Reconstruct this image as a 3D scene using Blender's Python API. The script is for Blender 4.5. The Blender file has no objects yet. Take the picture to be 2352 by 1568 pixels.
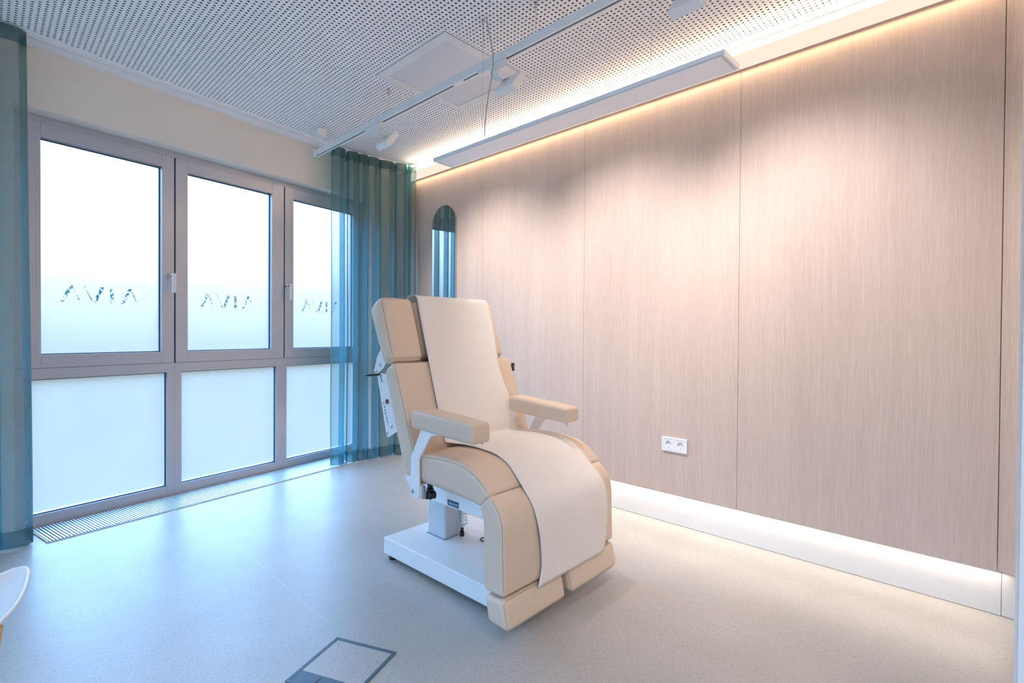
import bpy, bmesh, math, random
from mathutils import Vector, Matrix, noise
random.seed(7)
PI = math.pi
scn = bpy.context.scene
COL = scn.collection

# ------------------------------------------------------------------ helpers
class MB:
    """collects simple shapes into one mesh"""
    def __init__(self): self.bm = bmesh.new()
    def face(self, pts, smooth=False):
        f = self.bm.faces.new([self.bm.verts.new(p) for p in pts]); f.smooth = smooth; return f
    def box(self, x0, x1, y0, y1, z0, z1, M=None):
        P = [(x, y, z) for x in (x0, x1) for y in (y0, y1) for z in (z0, z1)]
        if M: P = [M @ Vector(p) for p in P]
        v = [self.bm.verts.new(p) for p in P]
        for q in ((0,1,3,2),(4,6,7,5),(0,4,5,1),(2,3,7,6),(0,2,6,4),(1,5,7,3)):
            self.bm.faces.new([v[i] for i in q])
        return self
    def prism(self, poly, a0, a1, axis='x'):
        """poly in the two remaining axes (in order), extruded along axis"""
        def P(u, w, a):
            return {'x': (a, u, w), 'y': (u, a, w), 'z': (u, w, a)}[axis]
        A = [self.bm.verts.new(P(u, w, a0)) for u, w in poly]
        B = [self.bm.verts.new(P(u, w, a1)) for u, w in poly]
        self.bm.faces.new(A[::-1]); self.bm.faces.new(B)
        n = len(poly)
        for i in range(n):
            self.bm.faces.new((A[i], A[(i+1) % n], B[(i+1) % n], B[i]))
        return self
    def tube(self, path, r, n=10, caps=True, closed=False):
        path = [Vector(p) for p in path]; m = len(path); rings = []
        up = None
        for i, p in enumerate(path):
            if closed: t = path[(i+1) % m] - path[i-1]
            else: t = path[min(i+1, m-1)] - path[max(i-1, 0)]
            t.normalize()
            if up is None:
                up = Vector((0,0,1)) if abs(t.z) < .9 else Vector((1,0,0))
            a = t.cross(up).normalized(); up = a.cross(t).normalized()
            rr = r[i] if isinstance(r, (list, tuple)) else r
            rings.append([self.bm.verts.new(p + (a*math.cos(2*PI*k/n) + up*math.sin(2*PI*k/n))*rr) for k in range(n)])
        for i in range(m if closed else m-1):
            R0, R1 = rings[i], rings[(i+1) % m]
            for k in range(n):
                f = self.bm.faces.new((R0[k], R0[(k+1) % n], R1[(k+1) % n], R1[k])); f.smooth = True
        if caps and not closed:
            self.bm.faces.new(rings[0][::-1]); self.bm.faces.new(rings[-1])
        return self
    def cyl(self, p0, p1, r, n=20): return self.tube([p0, p1], r, n)
    def grid(self, rows, smooth=True, closed=False):
        V = [[self.bm.verts.new(p) for p in r] for r in rows]
        for i in range(len(V)-1):
            m = len(V[i])
            for k in range(m if closed else m-1):
                f = self.bm.faces.new((V[i][k], V[i][(k+1) % m], V[i+1][(k+1) % m], V[i+1][k])); f.smooth = smooth
        return self
    def soft(self, ha, hb, hc, r, puff=0.0, n=(6,6,4), f=None, faces=None):
        """rounded, slightly plump box, its grid mapped through f(a,b,c)"""
        def axis(h, k):
            q = [r*math.tan(t*PI/16) for t in range(0, 5)]         # 0..r over 45 degrees
            lo = [-h + r - x for x in q[::-1]]
            hi = [h - r + x for x in q]
            mid = [-(h-r) + 2*(h-r)*i/k for i in range(1, k)]
            return lo + mid + hi
        A = axis(ha, n[0]); B = axis(hb, n[1]); Cc = axis(hc, n[2]); cache = {}
        def vert(p):
            key = tuple(round(x, 6) for x in p)
            if key in cache: return cache[key]
            h = (ha, hb, hc)
            inn = [max(-(h[i]-r), min(h[i]-r, p[i])) for i in range(3)]
            d = Vector([p[i]-inn[i] for i in range(3)])
            q = Vector(inn) + (d.normalized()*r if d.length > 1e-9 else d)
            if puff:
                u = [max(0, 1-(p[i]/h[i])**2) for i in range(3)]
                for i in range(3):
                    if faces and i not in faces: continue
                    j, k = (i+1) % 3, (i+2) % 3
                    if abs(abs(p[i])-h[i]) < 1e-7:
                        q[i] += math.copysign(puff*math.sqrt(u[j]*u[k])*min(1, 1), p[i])
            v = self.bm.verts.new(f(q) if f else q); cache[key] = v; return v
        def sheet(mk, U, W, flip):
            for i in range(len(U)-1):
                for j in range(len(W)-1):
                    q = [mk(U[i],W[j]), mk(U[i+1],W[j]), mk(U[i+1],W[j+1]), mk(U[i],W[j+1])]
                    vs = [vert(p) for p in (q[::-1] if flip else q)]
                    if len(set(vs)) == 4:
                        fc = self.bm.faces.new(vs); fc.smooth = True
        for s in (-1, 1):
            sheet(lambda u, w: (s*ha, u, w), B, Cc, s < 0)
            sheet(lambda u, w: (u, s*hb, w), A, Cc, s > 0)
            sheet(lambda u, w: (u, w, s*hc), A, B, s < 0)
        return self
    def build(self, name, mat, parent=None, bevel=0, seg=3, smooth=None, solid=0, recalc=True, matrix=None):
        if recalc: bmesh.ops.recalc_face_normals(self.bm, faces=self.bm.faces)
        me = bpy.data.meshes.new(name); self.bm.to_mesh(me); self.bm.free()
        o = bpy.data.objects.new(name, me); COL.objects.link(o)
        me.materials.append(mat)
        if smooth: 
            for p in me.polygons: p.use_smooth = True
        if parent: o.parent = parent
        if matrix is not None: o.matrix_world = matrix
        if solid:
            m = o.modifiers.new('thick', 'SOLIDIFY'); m.thickness = solid; m.offset = 0
        if bevel:
            m = o.modifiers.new('edge', 'BEVEL'); m.width = bevel; m.segments = seg
            m.limit_method = 'ANGLE'; m.angle_limit = math.radians(35); m.harden_normals = True
            for p in me.polygons: p.use_smooth = True
        return o

def tag(o, label=None, cat=None, group=None, kind=None):
    for k, v in (('label', label), ('category', cat), ('group', group), ('kind', kind)):
        if v: o[k] = v
    return o
def empty(name, loc=(0,0,0), rz=0):
    o = bpy.data.objects.new(name, None); o.empty_display_size = .1; COL.objects.link(o)
    o.location = loc; o.rotation_euler = (0,0,rz); return o
def catmull(P, k=8, closed=False):
    P = [Vector(p) for p in P]; n = len(P); out = []
    if closed: Q = [P[-1]] + P + [P[0], P[1]]
    else: Q = [P[0]*2-P[1]] + P + [P[-1]*2-P[-2]]
    for i in range(1, len(Q)-2):
        a, b, c, d = Q[i-1:i+3]
        for j in range(k):
            t = j/k
            out.append(((b*2) + (c-a)*t + (a*2-b*5+c*4-d)*t*t + (b*3-a-c*3+d)*t**3)*.5)
    if not closed: out.append(Q[-2])
    return out
def text_mesh(name, body, size, mat, parent, M, extrude=.0004):
    cu = bpy.data.curves.new(name, 'FONT'); cu.body = body; cu.size = size; cu.extrude = extrude
    cu.align_x = 'CENTER'; cu.align_y = 'CENTER'
    tmp = bpy.data.objects.new('tmp', cu); COL.objects.link(tmp)
    dg = bpy.context.evaluated_depsgraph_get(); dg.update()
    me = bpy.data.meshes.new_from_object(tmp.evaluated_get(dg))
    bpy.data.objects.remove(tmp); bpy.data.curves.remove(cu)
    me.name = name; me.materials.clear(); me.materials.append(mat)
    me.transform(M)
    o = bpy.data.objects.new(name, me); COL.objects.link(o); o.parent = parent
    return o

# ------------------------------------------------------------------ materials
def nodes(name):
    m = bpy.data.materials.new(name); m.use_nodes = True
    nt = m.node_tree
    for n in list(nt.nodes): nt.nodes.remove(n)
    out = nt.nodes.new('ShaderNodeOutputMaterial')
    return m, nt, out
def N(nt, t, **kw):
    n = nt.nodes.new(t)
    for k, v in kw.items():
        if k.startswith('i_'): n.inputs[k[2:].replace('_', ' ')].default_value = v
        else: setattr(n, k, v)
    return n
def math_n(nt, op, a, b=None, c=None):
    n = nt.nodes.new('ShaderNodeMath'); n.operation = op
    for i, x in enumerate((a, b, c)):
        if x is None: continue
        if isinstance(x, (int, float)): n.inputs[i].default_value = x
        else: nt.links.new(x, n.inputs[i])
    return n.outputs[0]
def rgba(c): return (c[0], c[1], c[2], 1)
def basic(name, c, rough=.5, metal=0, var=.06, nscale=30, bump=0, bscale=200, stretch=(1,1,1), coat=0, spec=.5):
    """principled surface with noise-driven tone and fine relief"""
    m, nt, out = nodes(name); L = nt.links.new
    p = N(nt, 'ShaderNodeBsdfPrincipled'); L(p.outputs[0], out.inputs[0])
    p.inputs['Roughness'].default_value = rough; p.inputs['Metallic'].default_value = metal
    p.inputs['Coat Weight'].default_value = coat; p.inputs['Specular IOR Level'].default_value = spec
    tc = N(nt, 'ShaderNodeTexCoord'); mp = N(nt, 'ShaderNodeMapping'); mp.inputs['Scale'].default_value = stretch
    L(tc.outputs['Object'], mp.inputs[0])
    nz = N(nt, 'ShaderNodeTexNoise'); nz.inputs['Scale'].default_value = nscale; nz.inputs['Detail'].default_value = 4
    L(mp.outputs[0], nz.inputs['Vector'])
    mx = N(nt, 'ShaderNodeMix', data_type='RGBA')
    mx.inputs[6].default_value = rgba([x*(1-var) for x in c]); mx.inputs[7].default_value = rgba([min(1, x*(1+var)) for x in c])
    L(nz.outputs[0], mx.inputs[0]); L(mx.outputs[2], p.inputs['Base Color'])
    if bump:
        b = N(nt, 'ShaderNodeTexNoise'); b.inputs['Scale'].default_value = bscale; b.inputs['Detail'].default_value = 3
        L(mp.outputs[0], b.inputs['Vector'])
        bp = N(nt, 'ShaderNodeBump'); bp.inputs['Strength'].default_value = bump; bp.inputs['Distance'].default_value = .002
        L(b.outputs[0], bp.inputs['Height']); L(bp.outputs[0], p.inputs['Normal'])
    return m

def wood_mat(name, c1, c2):
    m, nt, out = nodes(name); L = nt.links.new
    p = N(nt, 'ShaderNodeBsdfPrincipled'); L(p.outputs[0], out.inputs[0]); p.inputs['Roughness'].default_value = .55
    p.inputs['Specular IOR Level'].default_value = .3
    tc = N(nt, 'ShaderNodeTexCoord')
    w = N(nt, 'ShaderNodeTexNoise'); w.inputs['Scale'].default_value = 1.6; w.inputs['Detail'].default_value = 2
    mw = N(nt, 'ShaderNodeMapping'); mw.inputs['Scale'].default_value = (1, 1, .5); L(tc.outputs['Object'], mw.inputs[0]); L(mw.outputs[0], w.inputs['Vector'])
    add = N(nt, 'ShaderNodeVectorMath', operation='MULTIPLY_ADD'); L(w.outputs['Color'], add.inputs[0])
    add.inputs[1].default_value = (.05, .05, 0); L(tc.outputs['Object'], add.inputs[2])
    cols = []
    for sc, zz, det in ((420, 9.0, 4), (110, 1.6, 3), (9, .3, 2)):
        mp = N(nt, 'ShaderNodeMapping'); mp.inputs['Scale'].default_value = (sc, sc, zz); L(add.outputs[0], mp.inputs[0])
        nz = N(nt, 'ShaderNodeTexNoise'); nz.inputs['Scale'].default_value = 1; nz.inputs['Detail'].default_value = det
        L(mp.outputs[0], nz.inputs['Vector']); cols.append(nz.outputs[0])
    s = math_n(nt, 'MULTIPLY_ADD', cols[0], .56, math_n(nt, 'MULTIPLY_ADD', cols[1], .27, math_n(nt, 'MULTIPLY', cols[2], .20)))
    r = N(nt, 'ShaderNodeValToRGB'); e = r.color_ramp.elements
    e[0].position = .40; e[0].color = rgba(c1); e[1].position = .66; e[1].color = rgba(c2)
    L(s, r.inputs[0]); L(r.outputs[0], p.inputs['Base Color'])
    bp = N(nt, 'ShaderNodeBump'); bp.inputs['Strength'].default_value = .12; bp.inputs['Distance'].default_value = .001
    L(cols[0], bp.inputs['Height']); L(bp.outputs[0], p.inputs['Normal'])
    return m

def floor_mat():
    m, nt, out = nodes('speckled vinyl'); L = nt.links.new
    p = N(nt, 'ShaderNodeBsdfPrincipled'); L(p.outputs[0], out.inputs[0])
    tc = N(nt, 'ShaderNodeTexCoord')
    base = N(nt, 'ShaderNodeTexNoise'); base.inputs['Scale'].default_value = 2.2; base.inputs['Detail'].default_value = 5
    L(tc.outputs['Object'], base.inputs['Vector'])
    r = N(nt, 'ShaderNodeValToRGB'); e = r.color_ramp.elements
    e[0].position = .3; e[0].color = (.405,.38,.345,1); e[1].position = .75; e[1].color = (.46,.435,.40,1)
    L(base.outputs[0], r.inputs[0]); col = r.outputs[0]
    for sc, thr, c, seed in ((240, .17, (.13,.13,.13), 0), (400, .20, (.24,.23,.22), 3.3), (300, .13, (.66,.64,.60), 7.1)):
        mp = N(nt, 'ShaderNodeMapping'); mp.inputs['Location'].default_value = (seed, seed*.7, 0); L(tc.outputs['Object'], mp.inputs[0])
        v = N(nt, 'ShaderNodeTexVoronoi'); v.inputs['Scale'].default_value = sc; L(mp.outputs[0], v.inputs['Vector'])
        sel = N(nt, 'ShaderNodeSeparateColor'); L(v.outputs['Color'], sel.inputs[0])
        rad = math_n(nt, 'MULTIPLY', math_n(nt, 'GREATER_THAN', sel.outputs[0], .42), math_n(nt, 'MULTIPLY_ADD', sel.outputs[1], thr*1.6, thr*.6))
        k = math_n(nt, 'MULTIPLY', math_n(nt, 'LESS_THAN', v.outputs['Distance'], rad), .68)
        mx = N(nt, 'ShaderNodeMix', data_type='RGBA'); L(k, mx.inputs[0]); L(col, mx.inputs[6]); mx.inputs[7].default_value = rgba(c)
        col = mx.outputs[2]
    sx = N(nt, 'ShaderNodeSeparateXYZ'); L(tc.outputs['Object'], sx.inputs[0])
    d = math_n(nt, 'ABSOLUTE', math_n(nt, 'SUBTRACT', sx.outputs[0], .908))
    k = math_n(nt, 'MULTIPLY', math_n(nt, 'LESS_THAN', d, .0014), .35)
    mx = N(nt, 'ShaderNodeMix', data_type='RGBA'); L(k, mx.inputs[0]); L(col, mx.inputs[6]); mx.inputs[7].default_value = (.62,.61,.60,1)
    L(mx.outputs[2], p.inputs['Base Color'])
    rn = N(nt, 'ShaderNodeTexNoise'); rn.inputs['Scale'].default_value = 6; L(tc.outputs['Object'], rn.inputs['Vector'])
    L(math_n(nt, 'MULTIPLY_ADD', rn.outputs[0], .12, .30), p.inputs['Roughness'])
    b = N(nt, 'ShaderNodeTexNoise'); b.inputs['Scale'].default_value = 350; L(tc.outputs['Object'], b.inputs['Vector'])
    bp = N(nt, 'ShaderNodeBump'); bp.inputs['Strength'].default_value = .08; bp.inputs['Distance'].default_value = .001
    L(b.outputs[0], bp.inputs['Height']); L(bp.outputs[0], p.inputs['Normal'])
    return m

def ceiling_mat():
    """white plasterboard punched with a square grid of 12 mm holes"""
    m, nt, out = nodes('perforated plasterboard'); L = nt.links.new
    d = N(nt, 'ShaderNodeBsdfPrincipled'); d.inputs['Roughness'].default_value = .9; d.inputs['Specular IOR Level'].default_value = .1
    tr = N(nt, 'ShaderNodeBsdfTransparent')
    tc = N(nt, 'ShaderNodeTexCoord'); sx = N(nt, 'ShaderNodeSeparateXYZ'); L(tc.outputs['Object'], sx.inputs[0])
    nz = N(nt, 'ShaderNodeTexNoise'); nz.inputs['Scale'].default_value = 12; L(tc.outputs['Object'], nz.inputs['Vector'])
    mc = N(nt, 'ShaderNodeMix', data_type='RGBA'); mc.inputs[6].default_value = (.90,.89,.88,1); mc.inputs[7].default_value = (.92,.91,.90,1)
    L(nz.outputs[0], mc.inputs[0]); L(mc.outputs[2], d.inputs['Base Color'])
    X, Y = sx.outputs[0], sx.outputs[1]; P = .0243; H = .0050
    def hole(c, ph):
        f = math_n(nt, 'FRACT', math_n(nt, 'DIVIDE', math_n(nt, 'SUBTRACT', c, ph-10*P*100), P))
        return math_n(nt, 'LESS_THAN', math_n(nt, 'ABSOLUTE', math_n(nt, 'SUBTRACT', f, .5)), H/P)
    k = math_n(nt, 'MULTIPLY', hole(X, 1.703-.5*P), hole(Y, 1.597-.5*P))
    k = math_n(nt, 'MULTIPLY', k, math_n(nt, 'LESS_THAN', X, 2.695))
    Wc = math_n(nt, 'ADD', math_n(nt, 'MULTIPLY', X, -.18596501), math_n(nt, 'MULTIPLY', Y, .98255637))
    k = math_n(nt, 'MULTIPLY', k, math_n(nt, 'LESS_THAN', Wc, 3.445))
    hx = math_n(nt, 'LESS_THAN', math_n(nt, 'ABSOLUTE', math_n(nt, 'SUBTRACT', X, 1.932)), .33)
    hy = math_n(nt, 'LESS_THAN', math_n(nt, 'ABSOLUTE', math_n(nt, 'SUBTRACT', Y, 2.345)), .335)
    k = math_n(nt, 'MULTIPLY', k, math_n(nt, 'SUBTRACT', 1, math_n(nt, 'MULTIPLY', hx, hy)))
    ms = N(nt, 'ShaderNodeMixShader'); L(k, ms.inputs[0]); L(d.outputs[0], ms.inputs[1]); L(tr.outputs[0], ms.inputs[2])
    L(ms.outputs[0], out.inputs[0])
    return m

def sheer_mat(name, yarn, glow, open_):
    """open-weave voile: gaps between threads, threads that let some light through"""
    m, nt, out = nodes(name); L = nt.links.new
    tc = N(nt, 'ShaderNodeTexCoord')
    nz = N(nt, 'ShaderNodeTexNoise'); nz.inputs['Scale'].default_value = 1; nz.inputs['Detail'].default_value = 2
    mp = N(nt, 'ShaderNodeMapping'); mp.inputs['Scale'].default_value = (8, 8, 180); L(tc.outputs['Object'], mp.inputs[0]); L(mp.outputs[0], nz.inputs['Vector'])
    tr = N(nt, 'ShaderNodeBsdfTransparent'); tr.inputs[0].default_value = (.80,.94,1,1)
    df = N(nt, 'ShaderNodeBsdfDiffuse'); df.inputs[0].default_value = rgba(yarn)
    tl = N(nt, 'ShaderNodeBsdfTranslucent'); tl.inputs[0].default_value = rgba(glow)
    a = N(nt, 'ShaderNodeAddShader'); L(df.outputs[0], a.inputs[0]); L(tl.outputs[0], a.inputs[1])
    lw = N(nt, 'ShaderNodeLayerWeight'); lw.inputs[0].default_value = .5
    cosv = math_n(nt, 'SUBTRACT', 1, lw.outputs['Facing'])
    k = math_n(nt, 'MULTIPLY', math_n(nt, 'POWER', cosv, .55), math_n(nt, 'MULTIPLY_ADD', math_n(nt, 'SUBTRACT', nz.outputs[0], .5), .07, open_))
    ms = N(nt, 'ShaderNodeMixShader'); L(k, ms.inputs[0]); L(a.outputs[0], ms.inputs[1]); L(tr.outputs[0], ms.inputs[2])
    L(ms.outputs[0], out.inputs[0])
    return m

def frosted_mat():
    m, nt, out = nodes('frosted glass'); L = nt.links.new
    tc = N(nt, 'ShaderNodeTexCoord'); nz = N(nt, 'ShaderNodeTexNoise'); nz.inputs['Scale'].default_value = 3; L(tc.outputs['Object'], nz.inputs['Vector'])
    rf = N(nt, 'ShaderNodeBsdfTransparent'); rf.inputs[0].default_value = (.96,.985,1,1)
    tl = N(nt, 'ShaderNodeBsdfTranslucent'); tl.inputs[0].default_value = (.90,.82,.74,1)
    gl = N(nt, 'ShaderNodeBsdfGlossy'); gl.inputs['Roughness'].default_value = .35; gl.inputs[0].default_value = (.9,.9,.9,1)
    m1 = N(nt, 'ShaderNodeMixShader'); L(math_n(nt, 'MULTIPLY_ADD', nz.outputs[0], .03, .095), m1.inputs[0]); L(rf.outputs[0], m1.inputs[1]); L(tl.outputs[0], m1.inputs[2])
    m2 = N(nt, 'ShaderNodeMixShader'); m2.inputs[0].default_value = .04; L(m1.outputs[0], m2.inputs[1]); L(gl.outputs[0], m2.inputs[2])
    L(m2.outputs[0], out.inputs[0]); return m
def letter_mat():
    """clear cut-outs in the frosting: mottled glimpses of what is outside"""
    m, nt, out = nodes('clear lettering'); L = nt.links.new
    tc = N(nt, 'ShaderNodeTexCoord'); nz = N(nt, 'ShaderNodeTexNoise'); nz.inputs['Scale'].default_value = 85; nz.inputs['Detail'].default_value = 5
    L(tc.outputs['Object'], nz.inputs['Vector'])
    r = N(nt, 'ShaderNodeValToRGB'); e = r.color_ramp.elements
    e[0].position = .42; e[0].color = (.24,.46,.52,1); e[1].position = .54; e[1].color = (1,1,1,1)
    L(nz.outputs[0], r.inputs[0])
    t = N(nt, 'ShaderNodeBsdfTransparent'); L(r.outputs[0], t.inputs[0])
    L(t.outputs[0], out.inputs[0]); return m
def emit_mat(name, c, s):
    m, nt, out = nodes(name); e = N(nt, 'ShaderNodeEmission'); e.inputs[0].default_value = rgba(c); e.inputs[1].default_value = s
    nt.links.new(e.outputs[0], out.inputs[0]); return m
def grille_mat(): return basic('anodised aluminium', (.72,.76,.78), .35, .6, var=.05, nscale=40, stretch=(1,8,1))

M = dict(
    wood=wood_mat('ash veneer', (.535,.415,.345), (.645,.52,.44)),
    floor=floor_mat(), ceil=ceiling_mat(),
    felt=basic('acoustic felt', (.40,.37,.36), .95, var=.2, nscale=60),
    white=basic('white paint', (.80,.79,.77), .6, var=.02, nscale=8),
    cream=basic('cream wall paint', (.82,.75,.655), .8, var=.02, nscale=5, bump=.05, bscale=120),
    plinth=basic('white plinth laminate', (.70,.685,.655), .45, var=.015, nscale=5),
    alu=basic('brushed window aluminium', (.50,.51,.555), .32, .30, var=.07, nscale=4, stretch=(2,2,40)),
    gasket=basic('dark gasket', (.012,.035,.06), .6),
    lacq=basic('white lacquered metal', (.82,.82,.81), .38, var=.015, nscale=12),
    hand=basic('satin white handle', (.80,.77,.75), .3, var=.02),
    steel=basic('polished steel', (.62,.62,.62), .2, 1, var=.08),
    black=basic('black plastic', (.012,.013,.015), .4, var=.2),
    leather=basic('beige upholstery', (.675,.530,.400), .46, var=.03, nscale=14, bump=.10, bscale=420),
    piping=basic('stitched seam', (.46,.33,.23), .6),
    paper=basic('white paper sheet', (.835,.765,.705), .85, var=.015, nscale=20, bump=.10, bscale=60),
    frosted=frosted_mat(), letter=letter_mat(), grille=grille_mat(),
    sheer=sheer_mat('sea green voile', (.150,.130,.092), (.0,.20,.25), .56),
    hem=sheer_mat('doubled voile hem', (.060,.080,.068), (.0,.095,.12), .20),
    mirror=basic('mirror silver', (.80,.83,.82), .015, 1, var=.0),
    mirror_edge=basic('mirror edge', (.10,.13,.13), .3),
    sock=basic('white socket plastic', (.83,.83,.82), .3, var=.01),
    outlet=basic('blue grey outlet frame', (.055,.10,.135), .42, var=.1),
    shell=basic('white shell plastic', (.80,.80,.78), .35, var=.02),
    beech=wood_mat('beech leg', (.55,.36,.20), (.70,.50,.32)),
    colgrey=basic('grey column paint', (.56,.58,.60), .35, var=.02, nscale=10),
    lid=basic('satin panel paint', (.73,.72,.74), .5, var=.015, nscale=8),
    label=basic('dark blue sticker', (.02,.07,.14), .4),
    ink=basic('pale blue lettering', (.55,.70,.80), .5),
    inkdark=basic('dark grey lettering', (.06,.06,.07), .5),
    trench=basic('convector fins', (.03,.06,.075), .5),
    red=basic('dark red cap', (.20,.03,.06), .4),
    trackslot=basic('track slot', (.13,.17,.20), .6),
    diffuser=basic('opal diffuser', (.90,.89,.90), .35, var=.01),
    cable=basic('grey cable', (.42,.40,.40), .5),
)

# ------------------------------------------------------------------ room frame
U = Vector((.98255637, .18596501, 0)); NN = Vector((-.18596501, .98255637, 0)); ANG = math.atan2(U.y, U.x)
WP = 3.735                                    # window plane, distance along NN
def W3(s, w, z=0): return U*s + NN*w + Vector((0,0,z))
CZ = 2.60                                     # ceiling height
XW = 2.745                                    # face of the wood panelling
XB = 2.775                                    # wall behind it

# floor, ceiling
fl = MB(); pa, pb = W3(-3.2, 3.80), W3(3.6, 3.80)
fl.prism([(-3.0,-1.9),(2.9,-1.9),(2.9,pb.y + (2.9-pb.x)*U.y/U.x),(-3.0,pa.y + (-3.0-pa.x)*U.y/U.x)], -.12, 0, 'z')
tag(fl.build('floor', M['floor']), kind='structure')
ce = MB(); ce.face([(-3.0,-1.9,CZ),(2.9,-1.9,CZ),(2.9,4.6,CZ),(-3.0,4.6,CZ)][::-1])
ceil = ce.build('ceiling', M['ceil'], recalc=False); tag(ceil, kind='structure')
b = MB(); b.box(-3.0, 2.9, -1.9, 4.6, CZ+.014, CZ+.06); b.build('felt_backing', M['felt'], ceil)

# wood wall
wr = MB(); wr.box(XB, 2.9, -1.9, 4.6, 0, CZ)
wall_r = wr.build('wall_right', M['plinth']); tag(wall_r, kind='structure')
for y0, y1 in ((.9918,1.9794),(1.9806,2.9564),(2.9576,3.95),(.001,.9906)):
    p = MB(); p.box(XW, XW+.005, y0, y1, .180, CZ-.004); p.build('wood_panel', M['wood'], wall_r, bevel=.0008, seg=1)
# rounded inner corner piece at the near end of the panelling
R = .085; pts = []
for i in range(13):
    a = i/12*PI/2; pts.append((XW-R+R*math.cos(a), -.0015-R*math.sin(a)))
outer = [(x + .008*math.cos(i/12*PI/2), y - .008*math.sin(i/12*PI/2)) for i, (x, y) in enumerate(pts)]
p = MB(); p.prism(pts + outer[::-1], .184, CZ-.004, 'z'); p.build('corner_panel', M['wood'], wall_r)
bb = MB(); bb.box(XB-.006, XB, -.012, 3.95, .002, .25); tag(bb.build('baseboard_right', M['plinth']), kind='structure')
bb = MB(); bb.box(XB-.006, XB, -.30, -.014, .002, .25); tag(bb.build('baseboard_right', M['plinth']), kind='structure')
# cove lip under the ceiling, its lit cream look put in as emission
M['glow'] = emit_mat('lip with added glow', (1,.86,.70), .62)
cv = empty('cove_lip', (2.72, 1.91, 2.50)); tag(cv, 'long cream trim lip along the top of the wood wall', 'trim lip')
lip = MB(); lip.box(-.005, .004, -1.99, 1.99, -.036, .043); lip.build('lip_front', M['glow'], cv, bevel=.0012, seg=2)
lip = MB(); lip.box(.0045, .0095, -1.988, 1.988, -.030, .038)
for k in range(9): lip.box(.0095, .025, -1.96+k*.485, -1.95+k*.485, 0, .006)
lip.build('back_rail', M['white'], cv)

# window wall with its opening
S0, S1 = .815, 3.215
ww = MB()
mw = Matrix.Rotation(ANG, 4, 'Z')
ww.box(-.06, S0, 3.63, 3.90, 0, CZ, mw); ww.box(-3.6, -2.44, 3.63, 3.90, 0, CZ, mw); ww.box(-2.44, -.06, 3.63, 3.90, 2.281, CZ, mw); ww.box(S1, 4.3, 3.63, 3.90, 0, CZ, mw); ww.box(S0, S1, 3.63, 3.90, 2.281, CZ, mw)
tag(ww.build('wall_left', M['cream']), kind='structure')
# closing walls out of sight
w = MB(); w.box(-3.12, -3.0, -1.9, -.9, 0, CZ); w.box(-3.12, -3.0, 2.7, 4.6, 0, CZ); w.box(-3.12, -3.0, -.9, 2.7, 2.281, CZ); tag(w.build('wall_side', M['cream']), kind='structure')
sw = empty('window_7', (-3.05, .9, 0)); tag(sw, kind='structure')
w = MB(); w.box(-.03, .03, -1.8, 1.8, 0, .066); w.box(-.03, .03, -1.8, 1.8, .82, .957); w.box(-.03, .03, -1.8, 1.8, 2.16, 2.281)
for yy in (-1.76, -.6, .6, 1.76): w.box(-.03, .03, yy-.04, yy+.04, .066, .82); w.box(-.03, .03, yy-.04, yy+.04, .957, 2.16)
w.build('frame', M['alu'], sw)
for ya, yb in ((-1.72,-.64),(-.56,.56),(.64,1.72)):
    w = MB(); w.box(-.004, .004, ya-.01, yb+.01, .056, .83); w.build('lower_pane', M['frosted'], sw)
    w = MB(); w.box(-.004, .004, ya-.01, yb+.01, .947, 2.17); w.build('upper_pane', M['frosted'], sw)
w = MB(); w.box(-3.0, 2.9, -1.95, -1.83, 0, CZ); tag(w.build('wall_rear', M['white']), kind='structure')
w = MB(); w.box(1.62, XW-R+.002, -.20, -.0865, 0, CZ); tag(w.build('wall_back', M['white']), kind='structure')
dj = MB(); dj.box(1.50, 1.62, -.22, -.0335, 0, CZ-.3); dj.box(1.53, 1.62, -.0335, -.0305, 0, CZ-.3); dj.box(1.575, 1.60, -.0305, -.0295, 0, CZ-.3)
tag(dj.build('door_1', M['lacq'], bevel=.001, seg=2), kind='structure')

# ------------------------------------------------------------------ windows
ZS = (.066, .82, .884, .957, 2.16, 2.24, 2.281)
def ring(mb, x0, x1, z0, z1, X0, X1, Z0, Z1, y0, y1):
    """rectangular ring: outer x0..x1,z0..z1, inner X0..X1,Z0..Z1"""
    mb.box(x0, X0, y0, y1, z0, z1); mb.box(X1, x1, y0, y1, z0, z1)
    mb.box(X0, X1, y0, y1, z0, Z0); mb.box(X0, X1, y0, y1, Z1, z1)
def letters(mb, cx, z0, y0, y1):
    h = .097
    def stroke(a, b, wd): # slanted bar between bottom point a and top point b, horizontal width wd
        mb.prism([(a[0]-wd/2, a[1]), (a[0]+wd/2, a[1]), (b[0]+wd/2, b[1]), (b[0]-wd/2, b[1])], y0, y1, 'y')
    A = -.1935
    for ox in (A, A+.291):
        stroke((cx+ox+.009, z0), (cx+ox+.050, z0+h), .018); stroke((cx+ox+.0905, z0), (cx+ox+.0545, z0+h-.006), .006)
    v = cx + A + .106
    stroke((v+.046, z0), (v+.004, z0+h), .006); stroke((v+.053, z0), (v+.092, z0+h), .018)
    i = cx + A + .245
    mb.box(i-.009, i+.009, y0, y1, z0, z0+h-.004)
bays = ((.83, 1.62, (.905,1.577), (.945,1.543), 'R'), (1.62, 2.41, (1.664,2.349), (1.699,2.305), None), (2.41, 3.20, (2.436,3.125), (2.489,3.094), 'L'),
        (-2.43, -1.64, (-2.355,-1.683), (-2.315,-1.717), None), (-1.64, -.85, (-1.596,-.911), (-1.561,-.955), None), (-.85, -.06, (-.824,-.14), (-.771,-.17), None))
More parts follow.
